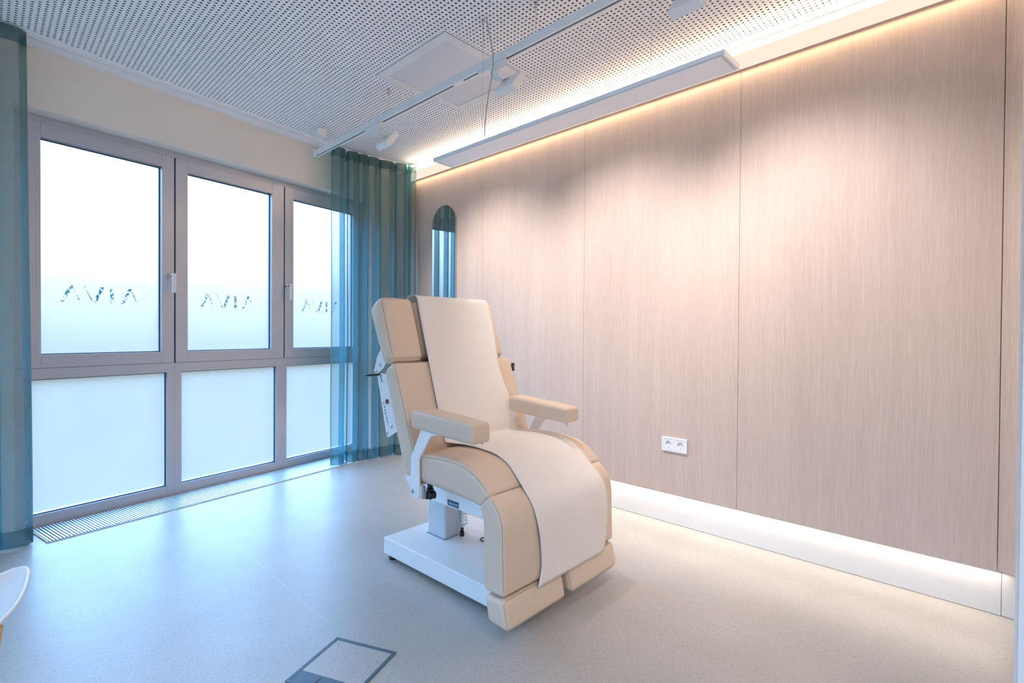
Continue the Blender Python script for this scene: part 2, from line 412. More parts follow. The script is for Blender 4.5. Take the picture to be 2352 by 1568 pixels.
for i, (b0, b1, lo, up, hs) in enumerate(bays):
    sc = (b0+b1)/2
    root = empty('window_%d' % (i+1), W3(sc, WP), ANG); tag(root, kind='structure')
    o = lambda x: x - sc
    f = MB(); x0 = b0 - (.015 if i == 0 else 0); x1 = b1 + (.015 if i == 2 else 0)
    f.box(o(x0), o(lo[0]), 0, .075, 0, ZS[1]); f.box(o(lo[1]), o(x1), 0, .075, 0, ZS[1])
    f.box(o(lo[0]), o(lo[1]), 0, .075, 0, ZS[0]); f.box(o(x0), o(x1), 0, .075, ZS[1], ZS[2]-.002)
    f.box(o(x0), o(x1), .004, .075, ZS[5]+.002, ZS[6]); f.box(o(x0), o(b0+.012), .012, .075, ZS[2]-.002, ZS[5]+.002); f.box(o(b1-.012), o(x1), .012, .075, ZS[2]-.002, ZS[5]+.002)
    f.build('frame', M['alu'], root, bevel=.0015, seg=2)
    s = MB(); ring(s, o(b0+.0045), o(b1-.0045), ZS[2], ZS[5], o(up[0]), o(up[1]), ZS[3], ZS[4], -.008, .06)
    sash = s.build('sash', M['alu'], root, bevel=.002, seg=2)
    for (a, c, za, zb, yy) in ((up[0], up[1], ZS[3], ZS[4], -.0088), (lo[0], lo[1], ZS[0], ZS[1], -.0008)):
        g = MB(); ring(g, o(a)-.020, o(c)+.020, za-.020, zb+.020, o(a), o(c), za, zb, yy, yy+.012)
        g.build('glazing_bead', M['alu'], root, bevel=.0006, seg=1)
    g = MB(); g.box(o(up[0])-.01, o(up[1])+.01, .030, .036, ZS[3]-.01, ZS[4]+.01); upp = g.build('upper_pane', M['frosted'], root)
    g = MB(); g.box(o(lo[0])-.01, o(lo[1])+.01, .030, .036, ZS[0]-.01, ZS[1]+.01); g.build('lower_pane', M['frosted'], root)
    g = MB()
    for (a, c, za, zb) in ((up[0], up[1], ZS[3], ZS[4]), (lo[0], lo[1], ZS[0], ZS[1])):
        ring(g, o(a)-.001, o(c)+.001, za-.001, zb+.001, o(a)+.005, o(c)-.005, za+.005, zb-.005, .022, .030)
    g.build('gasket', M['gasket'], root)
    g = MB(); letters(g, o((up[0]+up[1])/2 - .012), 1.259, .0275, .0285); g.build('lettering', M['letter'], root)
    if hs:
        hx = o(1.592) if hs == 'R' else o(2.432)
        h = MB(); h.cyl((hx,-.008,1.452), (hx,-.018,1.452), .0165, 24); h.cyl((hx,-.018,1.452), (hx,-.058,1.452), .0085, 16)
        hd = h.build('handle', M['steel'], root, bevel=.0015, seg=2)
        h = MB(); h.soft(.0115, .0075, .064, .007, n=(2,2,6), f=lambda q: Vector((hx+q.x, -.060+q.y, 1.407+q.z)))
        h.build('lever', M['hand'], hd)
g = MB()
for s_ in (1.62, 2.41, -1.64, -.85): g.box(s_-.0043, s_+.0043, WP-.002, WP+.012, ZS[2], ZS[5], mw)
tag(g.build('trim_2', M['gasket']), kind='structure')

# trench convector grille
gr = empty('floor_grille', W3(2.05, 3.5, 0), ANG)
tag(gr, 'long pale slatted floor grille running along the foot of the windows', 'grille')
L0, L1 = -1.16, 1.42
g = MB(); k = 0; x = L0 + .012
while x < L1-.008:
    g.box(x-.0036, x+.0036, -.083, .207, .0012, .0080); x += .0146
g.build('slats', M['grille'], gr)
g = MB(); ring(g, 0,0,0,0,0,0,0,0,0,0) if False else None
g.box(L0, L1, -.085, -.083, .0008, .0030); g.box(L0, L1, .207, .209, .0008, .0030); g.box(L0, L0+.003, -.083, .207, .0008, .0080); g.box(L1-.003, L1, -.083, .207, .0008, .0080)
g.build('frame', M['grille'], gr)
g = MB(); g.box(L0+.003, L1-.003, -.083, .207, .0003, .0011); g.build('trench', M['trench'], gr)

# ------------------------------------------------------------------ curtains
def curtain(name, path2d, z0, z1, label, flare=0):
    """path2d: list of (s,w) in room frame; header and hem bands are their own parts"""
    c0 = sum((Vector((p[0], p[1])) for p in path2d), Vector((0,0)))/len(path2d)
    root = empty(name, W3(c0.x, c0.y, 0), ANG); tag(root, label, 'curtain', 'sea green sheer curtains')
    def sheet(nm, za, zb, mat, nz, off=0):
        m = MB(); rows = []
        for j in range(nz+1):
            z = za + (zb-za)*j/nz; row = []
            for i, p in enumerate(path2d):
                t = i/len(path2d)
                k = flare*(1-z/CZ)
                wob = .006*math.sin(3.1*z + 9*t) * (1 - z/CZ)
                row.append((p[0]-c0.x + k, p[1]-c0.y + wob - off, z))
            rows.append(row)
        m.grid(rows); return m.build(nm, mat, root, recalc=False)
    sheet('fabric', z0+.085, z1-.075, M['sheer'], 24)
    sheet('header', z1-.075, z1, M['hem'], 3)
    sheet('hem', z0, z0+.085, M['hem'], 3)
    return root
def ripple(center, folds, amp=.046):
    """center: dense polyline (s,w); folds: (a,b) arc ranges of the folds facing the room"""
    L = [0.]
    for i in range(1, len(center)): L.append(L[-1] + (center[i]-center[i-1]).length)
    def at(t):
        t = max(0, min(L[-1], t)); i = 1
        while i < len(L)-1 and L[i] < t: i += 1
        q = (t-L[i-1])/max(1e-9, L[i]-L[i-1]); p = center[i-1].lerp(center[i], q); d = (center[i]-center[i-1]).normalized()
        return p, Vector((-d.y, d.x))
    pts = []
    for a, bq in folds:
        wd = bq - a
        for t, o_ in ((a+.020, .9), (a+.002, .45), (a-.001, -.35), (a+.2*wd, -.85), (a+.5*wd, -1), (a+.8*wd, -.88), (bq+.001, -.35), (bq-.004, .45), (bq-.020, .9)):
            p, nn = at(t); pts.append(p + nn*amp*o_)
    return [(p.x, p.y) for p in catmull(pts, 5)]
cen = [Vector((p.x, p.y)) for p in catmull([(s, w, 0) for s, w in ((2.655,3.475),(2.80,3.455),(2.95,3.425),(3.10,3.395),(3.22,3.355),(3.31,3.295),(3.368,3.215))], 20)]
curtain('curtain', ripple(cen, ((.008,.117),(.150,.236),(.246,.322),(.335,.434),(.452,.574),(.592,.690),(.706,.778)), .040), .012, 2.5855,
        'sheer sea green curtain gathered in the corner beside the arched mirror')
cen = [Vector((p.x, p.y)) for p in catmull([(s, w, 0) for s, w in ((-.10,3.50),(.2,3.50),(.5,3.49),(.70,3.485),(.835,3.475))], 20)]
curtain('curtain', ripple(cen, ((.03,.19),(.24,.42),(.46,.62),(.66,.775),(.80,.925)), .048), .012, 2.5855,
        'sheer sea green curtain at the left edge of the photo before the first window', flare=.022)
tr = MB()
tp = [W3(s, w) for s, w in ((-2.2,3.50),(1.0,3.50),(2.4,3.49),(2.655,3.475),(2.80,3.455),(2.95,3.425),(3.10,3.395),(3.22,3.355),(3.30,3.30),(3.345,3.235),(3.36,3.19))]
tp = catmull(tp, 6)
for i in range(len(tp)-1):
    a, c = tp[i], tp[i+1]; d = (c-a).normalized(); n_ = Vector((-d.y, d.x, 0))*.011
    for z0, z1 in ((CZ-.0125, CZ-.0004),):
        V = [a-n_, a+n_, c+n_, c-n_]
        lo_ = [tr.bm.verts.new((q.x, q.y, z0)) for q in V]; hi_ = [tr.bm.verts.new((q.x, q.y, z1)) for q in V]
        tr.bm.faces.new(lo_[::-1]); tr.bm.faces.new(hi_)
        for k in range(4): tr.bm.faces.new((lo_[k], lo_[(k+1)%4], hi_[(k+1)%4], hi_[k]))
tag(tr.build('curtain_track', M['white']), 'slim white curtain track on the ceiling in front of the window wall', 'curtain track')

# ------------------------------------------------------------------ things on the wood wall
mi = empty('mirror', (XW, 3.43, 0)); tag(mi, 'tall arched frameless mirror on the wood wall beside the curtain', 'mirror')
def arch(y0, y1, z0, z1, n=24):
    r = (y1-y0)/2; c = (y0+y1)/2
    P = [(y0, z0), (y1, z0)]
    return P + [(c + r*math.cos(a*PI/n), z1-r + r*math.sin(a*PI/n)) for a in range(n+1)]
m = MB(); m.prism(arch(-.1565, .1565, .55, 2.174), -.0135, -.0065, 'x'); m.build('glass', M['mirror'], mi)
m = MB(); m.prism(arch(-.1545, .1545, .552, 2.172), -.0063, -.0004, 'x'); m.build('backing', M['mirror_edge'], mi)

so = empty('wall_socket', (XW, 1.338, .464)); tag(so, 'white double power socket low on the wood wall behind the chair', 'socket')
m = MB()
# frame plate with two square openings
for (a, c) in ((-.0755,-.0645),(-.0115,.0035-.0115+.008),(.0535+.011,.0755)): pass
ring(m, -.0755, 0, -.0405, .0405, -.0655, -.0075, -.0295, .0295, -.0095, 0); ring(m, 0, .0755, -.0405, .0405, .0075, .0655, -.0295, .0295, -.0095, 0)
me_rot = Matrix.Rotation(PI/2, 4, 'Z')  # local x of the plate runs along the wall, front faces -X
def rot_bm(mb): bmesh.ops.transform(mb.bm, matrix=Matrix(((0,1,0,0),(1,0,0,0),(0,0,1,0),(0,0,0,1))), verts=mb.bm.verts)
rot_bm(m); m.build('frame_plate', M['sock'], so, bevel=.001, seg=2)
for cx_ in (-.0365, .0365):
    m = MB(); rr = .0195; K = 32
    # face with a round well
    outer = [(cx_ + .0288*max(-1, min(1, 1.42*math.cos(2*PI*k/K))), .0288*max(-1, min(1, 1.42*math.sin(2*PI*k/K)))) for k in range(K)]
    inner = [(cx_ + rr*math.cos(2*PI*k/K), rr*math.sin(2*PI*k/K)) for k in range(K)]
    rows = [[(x, -.0002, z) for x, z in outer], [(x, -.0085, z) for x, z in outer], [(x, -.0085, z) for x, z in inner], [(x, -.0010, z) for x, z in inner]]
    m.grid(rows, smooth=False, closed=True); m.face([(x, -.0010, z) for x, z in inner[::-1]])
    rot_bm(m); ins = m.build('socket_insert', M['sock'], so)
    m = MB()
    for q in (-.0095, .0095): m.cyl((cx_+q, -.0009, 0), (cx_+q, -.0016, 0), .0028, 12)
    m.cyl((cx_, -.0009, 0), (cx_, -.0014, 0), .0017, 10)
    m.box(cx_-.003, cx_+.003, -.0060, -.0012, -.0190, -.0150); m.box(cx_-.003, cx_+.003, -.0060, -.0012, .0150, .0190)
    rot_bm(m); m.build('contacts', M['cable'], ins)

# ------------------------------------------------------------------ ceiling fittings
h = empty('ceiling_panel', (1.932, 2.345, CZ)); tag(h, 'white square access panel set in the perforated ceiling behind the track light', 'ceiling panel')
m = MB(); ring2 = [(.3225,.3225,.268,.268)]
def hring(mb, A, B, z0, z1):
    mb.box(-A, -B, -A, A, z0, z1); mb.box(B, A, -A, A, z0, z1); mb.box(-B, B, -A, -B, z0, z1); mb.box(-B, B, B, A, z0, z1)
hring(m, .3225, .269, -.007, -.0003); m.build('frame', M['white'], h, bevel=.0006, seg=1)
m = MB(); m.box(-.266, .266, -.266, .266, -.0016, -.0004); m.build('lid', M['lid'], h)
m = MB(); hring(m, .3233, .3227, -.0016, -.0003); m.build('shadow_gap', M['gasket'], h)

tk = empty('track_light_rail', (1.755, 2.2, CZ)); tag(tk, 'long white lighting track hung on thin wires below the ceiling', 'lighting track')
ZT0, ZT1 = -.187, -.150
m = MB(); y0, y1 = -2.6, 1.545
m.box(-.0175, -.006, y0, y1, ZT0, ZT1); m.box(.006, .0175, y0, y1, ZT0, ZT1); m.box(-.006, .006, y0, y1, ZT0+.010, ZT1)
m.build('rail', M['lacq'], tk, bevel=.0012, seg=2)
m = MB(); m.box(-.0058, .0058, y0, y1-.010, ZT0+.0012, ZT0+.0098); m.build('slot', M['trackslot'], tk)
m = MB(); m.box(-.0182, .0182, y1-.012, y1+.004, ZT0-.0008, ZT1+.012); m.build('end_cap', M['lacq'], tk, bevel=.003, seg=2)
m = MB(); m.box(-.0178, .0178, -.155, -.075, ZT0-.0012, ZT1+.006); m.build('coupler', M['lacq'], tk, bevel=.002, seg=2)
m = MB(); m.soft(.033, .038, .030, .006, n=(3,3,3), f=lambda q: Vector((q.x, 1.475+q.y, -.0305+q.z))); m.build('canopy', M['lacq'], tk)
m = MB(); m.cyl((0,1.475,-.058), (0,1.475,ZT1+.001), .0055, 12); m.cyl((0,1.475,-.062), (0,1.475,-.056), .010, 14); m.build('stem', M['lacq'], tk)
for yy in (.555, -.085, -.655):
    m = MB(); m.box(-.013, .013, yy-.055, yy+.055, ZT1-.001, ZT1+.008); m.cyl((0,yy,ZT1+.006), (0,yy,ZT1+.024), .004, 8); m.build('wire_clip', M['lacq'], tk, bevel=.001, seg=1)
    if yy == -.085: continue
    m = MB(); m.cyl((0,yy,-.0005), (0,yy,-.022), .0075, 12); m.cyl((0,yy,-.022), (0,yy,-.032), .0045, 10); fx = m.build('wire_fixing', M['steel'], tk)
    m = MB(); m.cyl((0,yy,-.032), (0,yy,ZT1), .0008, 6); m.build('wire', M['steel'], fx)

TN = Vector((.79, 0, -.613)).normalized(); TT = Vector((-.613, 0, -.79)).normalized()   # aim of a lamp head, and its down edge
def spot_thing(yc, label):
    root = empty('track_spotlight', (1.755, yc, CZ+ZT0)); tag(root, label, 'spotlight', 'wall washing track spotlights')
    m = MB(); m.soft(.0172, .095, .010, .003, n=(3,6,2), f=lambda q: Vector((q.x, .07+q.y, -.0105+q.z))); m.build('adapter', M['lacq'], root)
    # curved flat arm
    c = Vector((.047, 0, -.098)); hx = (.062, .0575, .020)
    m = MB(); P = catmull([(0,.075,-.016),(.012,.072,-.045),(.022,.045,-.072),tuple(c - TT*.045 - TN*.012 + Vector((0,.012,0)))], 6)
    rows = []
    for p in P:
        rows.append([(p.x-.002, p.y-.019, p.z-.001), (p.x-.002, p.y+.019, p.z-.001), (p.x+.002, p.y+.019, p.z+.001), (p.x+.002, p.y-.019, p.z+.001)])
    m.grid(rows, closed=True); m.face(rows[0]); m.face(rows[-1][::-1]); m.build('arm', M['lacq'], root)
    Y = Vector((0,1,0))
    m = MB(); m.soft(.062, .0575, .020, .004, n=(4,4,2), f=lambda q: c + Y*q.x + TT*q.y + TN*q.z); hd = m.build('head', M['lacq'], root)
    m = MB(); q = [c + Y*a + TT*b_ + TN*.0204 for a, b_ in ((-.052,-.047),(.052,-.047),(.052,.047),(-.052,.047))]; m.face(q); m.build('lens', M['lens'], hd, recalc=False)
    return root, root.location + c
M['lens'] = emit_mat('lit lens', (1,.93,.86), 6)
heads = [spot_thing(2.84, 'white track spotlight nearest the window, above the gathered curtain'),
         spot_thing(1.752, 'white track spotlight in the middle, beside the ceiling access panel'),
         spot_thing(.838, 'white track spotlight cut off by the top edge of the photo')]

pe = empty('pendant_lamp', (1.69, 1.385, CZ)); tag(pe, 'long white linear pendant lamp hanging above the chair', 'pendant lamp')
ZB = 1.978 - CZ; hl = .745
m = MB(); m.box(-.065, .065, -hl, hl, ZB+.004, ZB+.020); m.build('housing', M['lacq'], pe, bevel=.002, seg=2)
m = MB(); m.box(-.060, .060, -hl+.012, hl-.012, ZB, ZB+.0035); m.build('diffuser', M['diffuser'], pe, bevel=.001, seg=2)
for s in (-1, 1):
    m = MB(); m.box(-.0655, .0655, s*hl-.0035 if s > 0 else s*hl-.001, s*hl+.001 if s > 0 else s*hl+.0035, ZB-.0005, ZB+.0205); m.build('end_cap', M['diffuser'], pe, bevel=.001, seg=1)
for yy in (1.816-1.385, .924-1.385):
    m = MB(); m.cyl((-.01,yy,-.0005), (-.01,yy,-.020), .0075, 12); m.cyl((-.01,yy,-.020), (-.01,yy,-.034), .0042, 10); fx = m.build('wire_fixing', M['steel'], pe)
    m = MB(); m.cyl((-.01,yy,-.034), (-.01,yy,ZB+.020), .0008, 6); m.build('wire', M['steel'], fx)
m = MB(); yy = 1.79-1.385
m.tube(catmull([(-.012,yy,-.001),(-.006,yy-.012,-.08),(.004,yy-.028,-.17),(.000,yy-.030,-.26),(-.008,yy-.010,-.38),(-.010,yy+.008,-.50),(-.010,yy+.012,ZB+.021)], 8), .0026, 8); m.build('power_cord', M['cable'], pe)

# ------------------------------------------------------------------ floor outlet, flush with the floor
fo = empty('floor_outlet', (.822, 1.545, 0), math.radians(-66.2)); tag(fo, 'flush square floor outlet with dark rim at the bottom edge of the photo', 'floor outlet')
Q = .124
m = MB()
m.box(-Q, Q, -Q, -Q+.012, .0004, .0030); m.box(-Q, Q, Q-.012, Q, .0004, .0030); m.box(-Q, -Q+.012, -Q+.012, Q-.012, .0004, .0030); m.box(Q-.012, Q, -Q+.012, Q-.012, .0004, .0030)
m.build('rim', M['outlet'], fo, bevel=.0008, seg=2)
m = MB(); m.box(-Q+.012, Q-.012, -Q+.062, Q-.012, .0003, .0015); m.build('lid', M['floor'], fo)
m = MB(); m.box(-Q+.012, Q-.012, -Q+.012, -Q+.061, .0003, .0024); fl_ = m.build('cable_flap', M['outlet'], fo, bevel=.0006, seg=1)
m = MB(); m.box(-.030, .030, -Q+.020, -Q+.024, .0025, .0032); m.box(-.030, -.026, -Q+.024, -Q+.050, .0025, .0032); m.box(.026, .030, -Q+.024, -Q+.050, .0025, .0032); m.build('flap_catch', M['black'], fl_)

# ------------------------------------------------------------------ shell chair, mostly outside the frame
SX, SY = -.11, 1.69
sh = empty('shell_chair', (SX, SY, 0)); tag(sh, 'white moulded shell chair cut off by the left edge of the photo', 'chair')
ol = [(.037,1.985),(.066,2.006),(.088,2.001),(.096,1.965),(.092,1.90),(.077,1.80),(.057,1.72),(.033,1.660),(-.01,1.57),(-.07,1.48),(-.15,1.42),(-.24,1.42),(-.31,1.48),(-.32,1.58),(-.27,1.69),(-.17,1.81),(-.06,1.915)]
ol = [(p.x-SX, p.y-SY) for p in catmull([(a, b_, 0) for a, b_ in ol], 4, closed=True)]
m = MB(); rows = []
for k, dz in ((1.0,0),(.97,.0035),(.93,-.001),(.80,-.012),(.55,-.022),(.25,-.026),(.02,-.026)):
    row = []
    for x, y in ol:
        back = max(0, (-(x*.62+y*.78)-.16)/.16)
        row.append((x*k, y*k, .42 + dz + .36*back**1.6*k**3))
    rows.append(row)
m.grid(rows, closed=True); m.face(rows[-1])
m.build('seat_shell', M['shell'], sh, solid=.009)
for ax, ay, bx, by in ((.135,.04,.090,.00),(.10,.20,.15,.27),(-.10,.05,-.19,.10),(-.06,-.14,-.10,-.22)):
    m = MB(); m.tube([(ax,ay,.386),((ax+bx)/2,(ay+by)/2,.2),(bx,by,.001)], [.014,.0125,.010], 14); m.build('leg', M['beech'], sh)

# ------------------------------------------------------------------ treatment chair
Y0 = 1.5926
ch = empty('treatment_chair', (1.61, 1.60, 0), math.radians(1.2))
tag(ch, 'beige upholstered treatment chair with white steel base facing the right foreground', 'treatment chair')
def lerp2(P, t):
    n = len(P)-1; 
    d = [0.]
    for i in range(n): d.append(d[-1] + math.dist(P[i], P[i+1]))
    L = d[-1]; x = t*L
    i = 0
    if t <= 0: i = 0
    elif t >= 1: i = n-1
    else:
        while d[i+1] < x: i += 1
    q = (x-d[i])/(d[i+1]-d[i])
    return (P[i][0] + (P[i+1][0]-P[i][0])*q, P[i][1] + (P[i+1][1]-P[i][1])*q)
def smooth2(P, k=6): return [(p.x, p.y) for p in catmull([(a, b_, 0) for a, b_ in P], k)]
def cushion(name, x0, x1, bot, top, r, puff, n=(8,12,3), taper=None, back_in=0, seams=True, seam_ends=True, parent=None, pf=(2,)):
    """pad between two profile curves (y,z): bot = back face, top = sitting face"""
    cx, ha = (x0+x1)/2, (x1-x0)/2
    Lt = sum(math.dist(top[i], top[i+1]) for i in range(len(top)-1)); hb = Lt/2
    th = .5*(math.dist(bot[0], top[0]) + math.dist(bot[-1], top[-1])); hc = th/2
    def f(q):
        v = (q.y+hb)/(2*hb); t = (q.z+hc)/(2*hc)
        sh = 1 - back_in*max(0, .75-t)**2*1.8
        v = .5 + (v-.5)*sh; q = Vector((math.copysign(max(0, abs(q.x) - ha*0 - (1-sh)*hb*.6*(abs(q.x)/ha)), q.x), q.y, q.z))
        a = lerp2(bot, v); c = lerp2(top, v)
        y = a[0] + (c[0]-a[0])*t; z = a[1] + (c[1]-a[1])*t
        x = cx + q.x*(1 if taper is None else taper[0] + (taper[1]-taper[0])*v)
        return Vector((x, y-Y0, z))
    m = MB(); m.soft(ha, hb, hc, r, puff, n, f, faces=pf if puff else None)
    o = m.build(name, M['leather'], parent or ch)
    if seams:
        e = r*(1-.70)
        s = MB()
        if seam_ends:
            P = []
            xs, ys = ha-e*.9, hb-e*.9
            K = 14
            loop = [(-xs, -ys + 2*ys*i/K) for i in range(K)] + [(-xs + 2*xs*i/K, ys) for i in range(K)] + [(xs, ys - 2*ys*i/K) for i in range(K)] + [(xs - 2*xs*i/K, -ys) for i in range(K)]
            pts = []
            for a, b_ in loop:
                # pull the loop corners in so that it follows the rounded corner
                ca = max(0, abs(a)-(ha-r)); cb = max(0, abs(b_)-(hb-r))
                if ca > 0 and cb > 0:
                    l = math.hypot(ca, cb); k = r*.70/l if l > r*.70 else 1
                    a = math.copysign(ha-r + ca*k, a); b_ = math.copysign(hb-r + cb*k, b_)
                pts.append(f(Vector((a, b_, hc-e*.80))))
            s.tube(pts, .0009, 6, closed=True)
        else:
            for sx in (-1, 1):
                s.tube([f(Vector((sx*(ha-e*.9), -hb+r*.6 + (2*hb-1.2*r)*i/24, hc-e*.80))) for i in range(25)], .0009, 6)
        s.build('seam', M['piping'], o)
    return o, f, (ha, hb, hc)

# leg pad
legT = smooth2([(1.238,.170),(1.240,.24),(1.243,.33),(1.247,.42),(1.268,.471),(1.318,.515)])
legB = smooth2([(1.338,.170),(1.341,.24),(1.344,.33),(1.347,.41),(1.354,.44),(1.367,.464)])
cushion('leg_rest', -.360, .360, legB, legT, .015, .006, (8,16,3))
# seat
seatT = smooth2([(1.313,.511),(1.355,.550),(1.393,.576),(1.453,.596),(1.564,.602),(1.693,.594),(1.79,.580)])
seatB = smooth2([(1.362,.462),(1.41,.470),(1.47,.473),(1.55,.477),(1.64,.481),(1.74,.486),(1.835,.492)])
cushion('seat', -.357, .372, seatB, seatT, .018, .009, (8,16,3))
# backrest
cushion('backrest', -.354, .390, [(1.842,.492),(1.998,.930)], [(1.760,.570),(1.912,.966)], .016, .009, (8,10,4), back_in=.06)
# headrest: two wings and a centre pillow between them
HB, HT = [(1.998,.940),(2.128,1.212)], [(1.922,.978),(2.018,1.256)]
cushion('headrest_wing', -.352, -.181, HB, HT, .020, .009, (5,8,4), back_in=.12, pf=(0,1,2))
cushion('headrest_wing', .175, .352, HB, HT, .020, .009, (5,8,4), back_in=.12, pf=(0,1,2))
cushion('headrest_pillow', -.172, .160, [(2.000,.950),(2.116,1.210)], [(1.942,.985),(2.034,1.250)], .026, .006, (6,8,3), seams=False)
# foot rests
def foot(x0, x1):
    cx, ha = (x0+x1)/2, (x1-x0)/2
    bl = {(-1,-1):(1.214,.056), (-1,1):(1.240,.163), (1,-1):(1.318,.064), (1,1):(1.338,.158)}
    hb, hc = .054, .052
    def f(q):
        u = (q.y/hb+1)/2; v = (q.z/hc+1)/2
        a = [(1-v)*bl[(-1,-1)][i] + v*bl[(-1,1)][i] for i in (0,1)]; c = [(1-v)*bl[(1,-1)][i] + v*bl[(1,1)][i] for i in (0,1)]
        return Vector((cx+q.x, a[0]+(c[0]-a[0])*u-Y0, a[1]+(c[1]-a[1])*u))
    m = MB(); m.soft(ha, hb, hc, .022, .004, (8,3,3), f, faces=(1,)); o = m.build('foot_rest', M['leather'], ch)
    s = MB(); pts = []; e = .0066
    K = 12; xs, zs = ha-e, hc-e
    for a, b_ in [(-xs, -zs+2*zs*i/K) for i in range(K)] + [(-xs+2*xs*i/K, zs) for i in range(K)] + [(xs, zs-2*zs*i/K) for i in range(K)] + [(xs-2*xs*i/K, -zs) for i in range(K)]:
        ca = max(0, abs(a)-(ha-.022)); cb = max(0, abs(b_)-(hc-.022))
        if ca > 0 and cb > 0:
            l = math.hypot(ca, cb); k = min(1, .0154/l); a = math.copysign(ha-.022+ca*k, a); b_ = math.copysign(hc-.022+cb*k, b_)
        pts.append(f(Vector((a, -hb+e*.80, b_))))
    s.tube(pts, .0009, 6, closed=True); s.build('seam', M['piping'], o)
    for hx in (cx-.06, cx+.06):
        pass
foot(-.362, -.020); foot(.012, .362)
# arm rests
def arm(x0f, x1f, x0r, x1r, yf, yr, zf0, zf1, zr0, zr1, bx, outer):
    hb = (yr-yf)/2; ha = .05; hc = .033
    def f(q):
        v = (q.y/hb+1)/2; t = (q.x/ha+1)/2; k = (q.z/hc+1)/2
        a = x0f+(x0r-x0f)*v; c = x1f+(x1r-x1f)*v
        z0 = zf0+(zr0-zf0)*v; z1 = zf1+(zr1-zf1)*v
        return Vector((a+(c-a)*t, yf+(yr-yf)*v-Y0, z0+(z1-z0)*k))
    m = MB(); m.soft(ha, hb, hc, .012, .003, (4,8,3), f, faces=(2,)); m.build('arm_rest', M['leather'], ch)
    poly = [(1.760,.440),(1.759,.58),(1.700,.688),(1.690,.704),(1.560,.699),(1.585,.694),(1.612,.690),(1.630,.682),(1.642,.668),(1.706,.579),(1.704,.440)]
    poly += [(1.732+.028*math.cos(a), .440+.028*math.sin(a)) for a in [(-t)*PI/8 for t in range(7, 0, -1)]][::-1][::1]
    base = [(1.704,.440)]
    arc = [(1.732-.028*math.cos(t*PI/8), .438-.026*math.sin(t*PI/8)) for t in range(1, 8)]
    poly = [(1.760,.440),(1.759,.58),(1.700,.688),(1.690,.704),(1.560,.699),(1.585,.694),(1.612,.690),(1.630,.682),(1.642,.668),(1.706,.579),(1.704,.440)] + arc
    m = MB(); m.prism([(y-Y0, z) for y, z in poly], bx-.0045, bx+.0045, 'x'); br = m.build('arm_bracket', M['lacq'], ch, bevel=.0022, seg=2)
    s = -1 if bx < 0 else 1
    m = MB(); m.cyl((bx+s*.0045,1.741-Y0,.443),(bx+s*.0095,1.741-Y0,.443),.0085,16); m.build('bolt', M['steel'], br, bevel=.001, seg=1)
    # pivot and clamp reaching in to the seat frame
    m = MB(); m.cyl((bx-s*.005,1.722-Y0,.474),(s*.150,1.722-Y0,.474),.010,14)
    m.box(min(bx-s*.006,bx-s*.020), max(bx-s*.006,bx-s*.020), 1.688-Y0, 1.703-Y0, .418, .470); m.build('pivot', M['steel'], br, bevel=.002, seg=2)
    m = MB(); xm = (x0f+x1f)/2; m.cyl((xm-s*.02,yf+.02-Y0,zf0+.004),(xm-s*.02,yf+.02-Y0,zf0-(.018 if s > 0 else .006)),.0052,12); m.build('screw', M['steel'], br); m = MB(); m.cyl((xm+s*.012,yf+.024-Y0,zf0+.004),(xm+s*.012,yf+.024-Y0,zf0-.005),.004,10); m.build('screw', M['steel'], br)
arm(-.376, -.281, -.380, -.258, 1.383, 1.752, .687, .760, .703, .776, -.368, -1)
arm(.222, .323, .232, .336, 1.405, 1.772, .688, .754, .708, .780, .374, 1)

# steel frame under the seat
fr = MB()
prof = [(1.50,.306),(2.06,.306),(2.137,.378),(2.10,.470),(1.40,.468),(1.40,.40)]
prof = [(1.47,.306),(2.065,.306),(2.140,.376),(1.99,.462),(1.86,.486),(1.38,.462)]
fr.prism([(y-Y0, z) for y, z in prof], -.130, -.122, 'x'); fr.prism([(y-Y0, z) for y, z in prof], .122, .130, 'x')
fr.box(-.122, .122, 1.48-Y0, 1.90-Y0, .306, .312); fr.box(-.122, .122, 1.60-Y0, 1.70-Y0, .312, .46)
fo_ = fr.build('seat_frame', M['lacq'], ch, bevel=.0015, seg=2)
m = MB(); m.box(-.1315, -.1303, 1.733-Y0, 1.809-Y0, .312, .338); st = m.build('sticker', M['label'], fo_)
st['label'] = 'small dark blue sticker with pale script'
# words read from the -X side: local right of the text runs towards -Y
MT = Matrix(((0,0,-1,-.1318),(-1,0,0,1.769-Y0),(0,1,0,.3245),(0,0,0,1)))
text_mesh('lettering', 'Gharieni', .0185, M['ink'], st, MT)
# star knob
m = MB(); m.cyl((-.25,1.785-Y0,.395),(-.25,1.785-Y0,.475),.0125,16); m.cyl((-.25,1.785-Y0,.405),(-.25,1.785-Y0,.418),.0165,16)
kb = MB(); K = 60
rows = []
for z, sc in ((.376,.80),(.379,.96),(.386,1.0),(.398,1.0),(.404,.9),(.407,.6)):
    rows.append([(-.25+sc*(.0255+.0035*math.cos(6*2*PI*i/K))*math.cos(2*PI*i/K), 1.785-Y0+sc*(.0255+.0035*math.cos(6*2*PI*i/K))*math.sin(2*PI*i/K), z) for i in range(K)])
kb.grid(rows, closed=True); kb.face(rows[0][::-1]); kb.face(rows[-1])
kn = kb.build('knob', M['black'], ch); m.build('shaft', M['black'], kn)
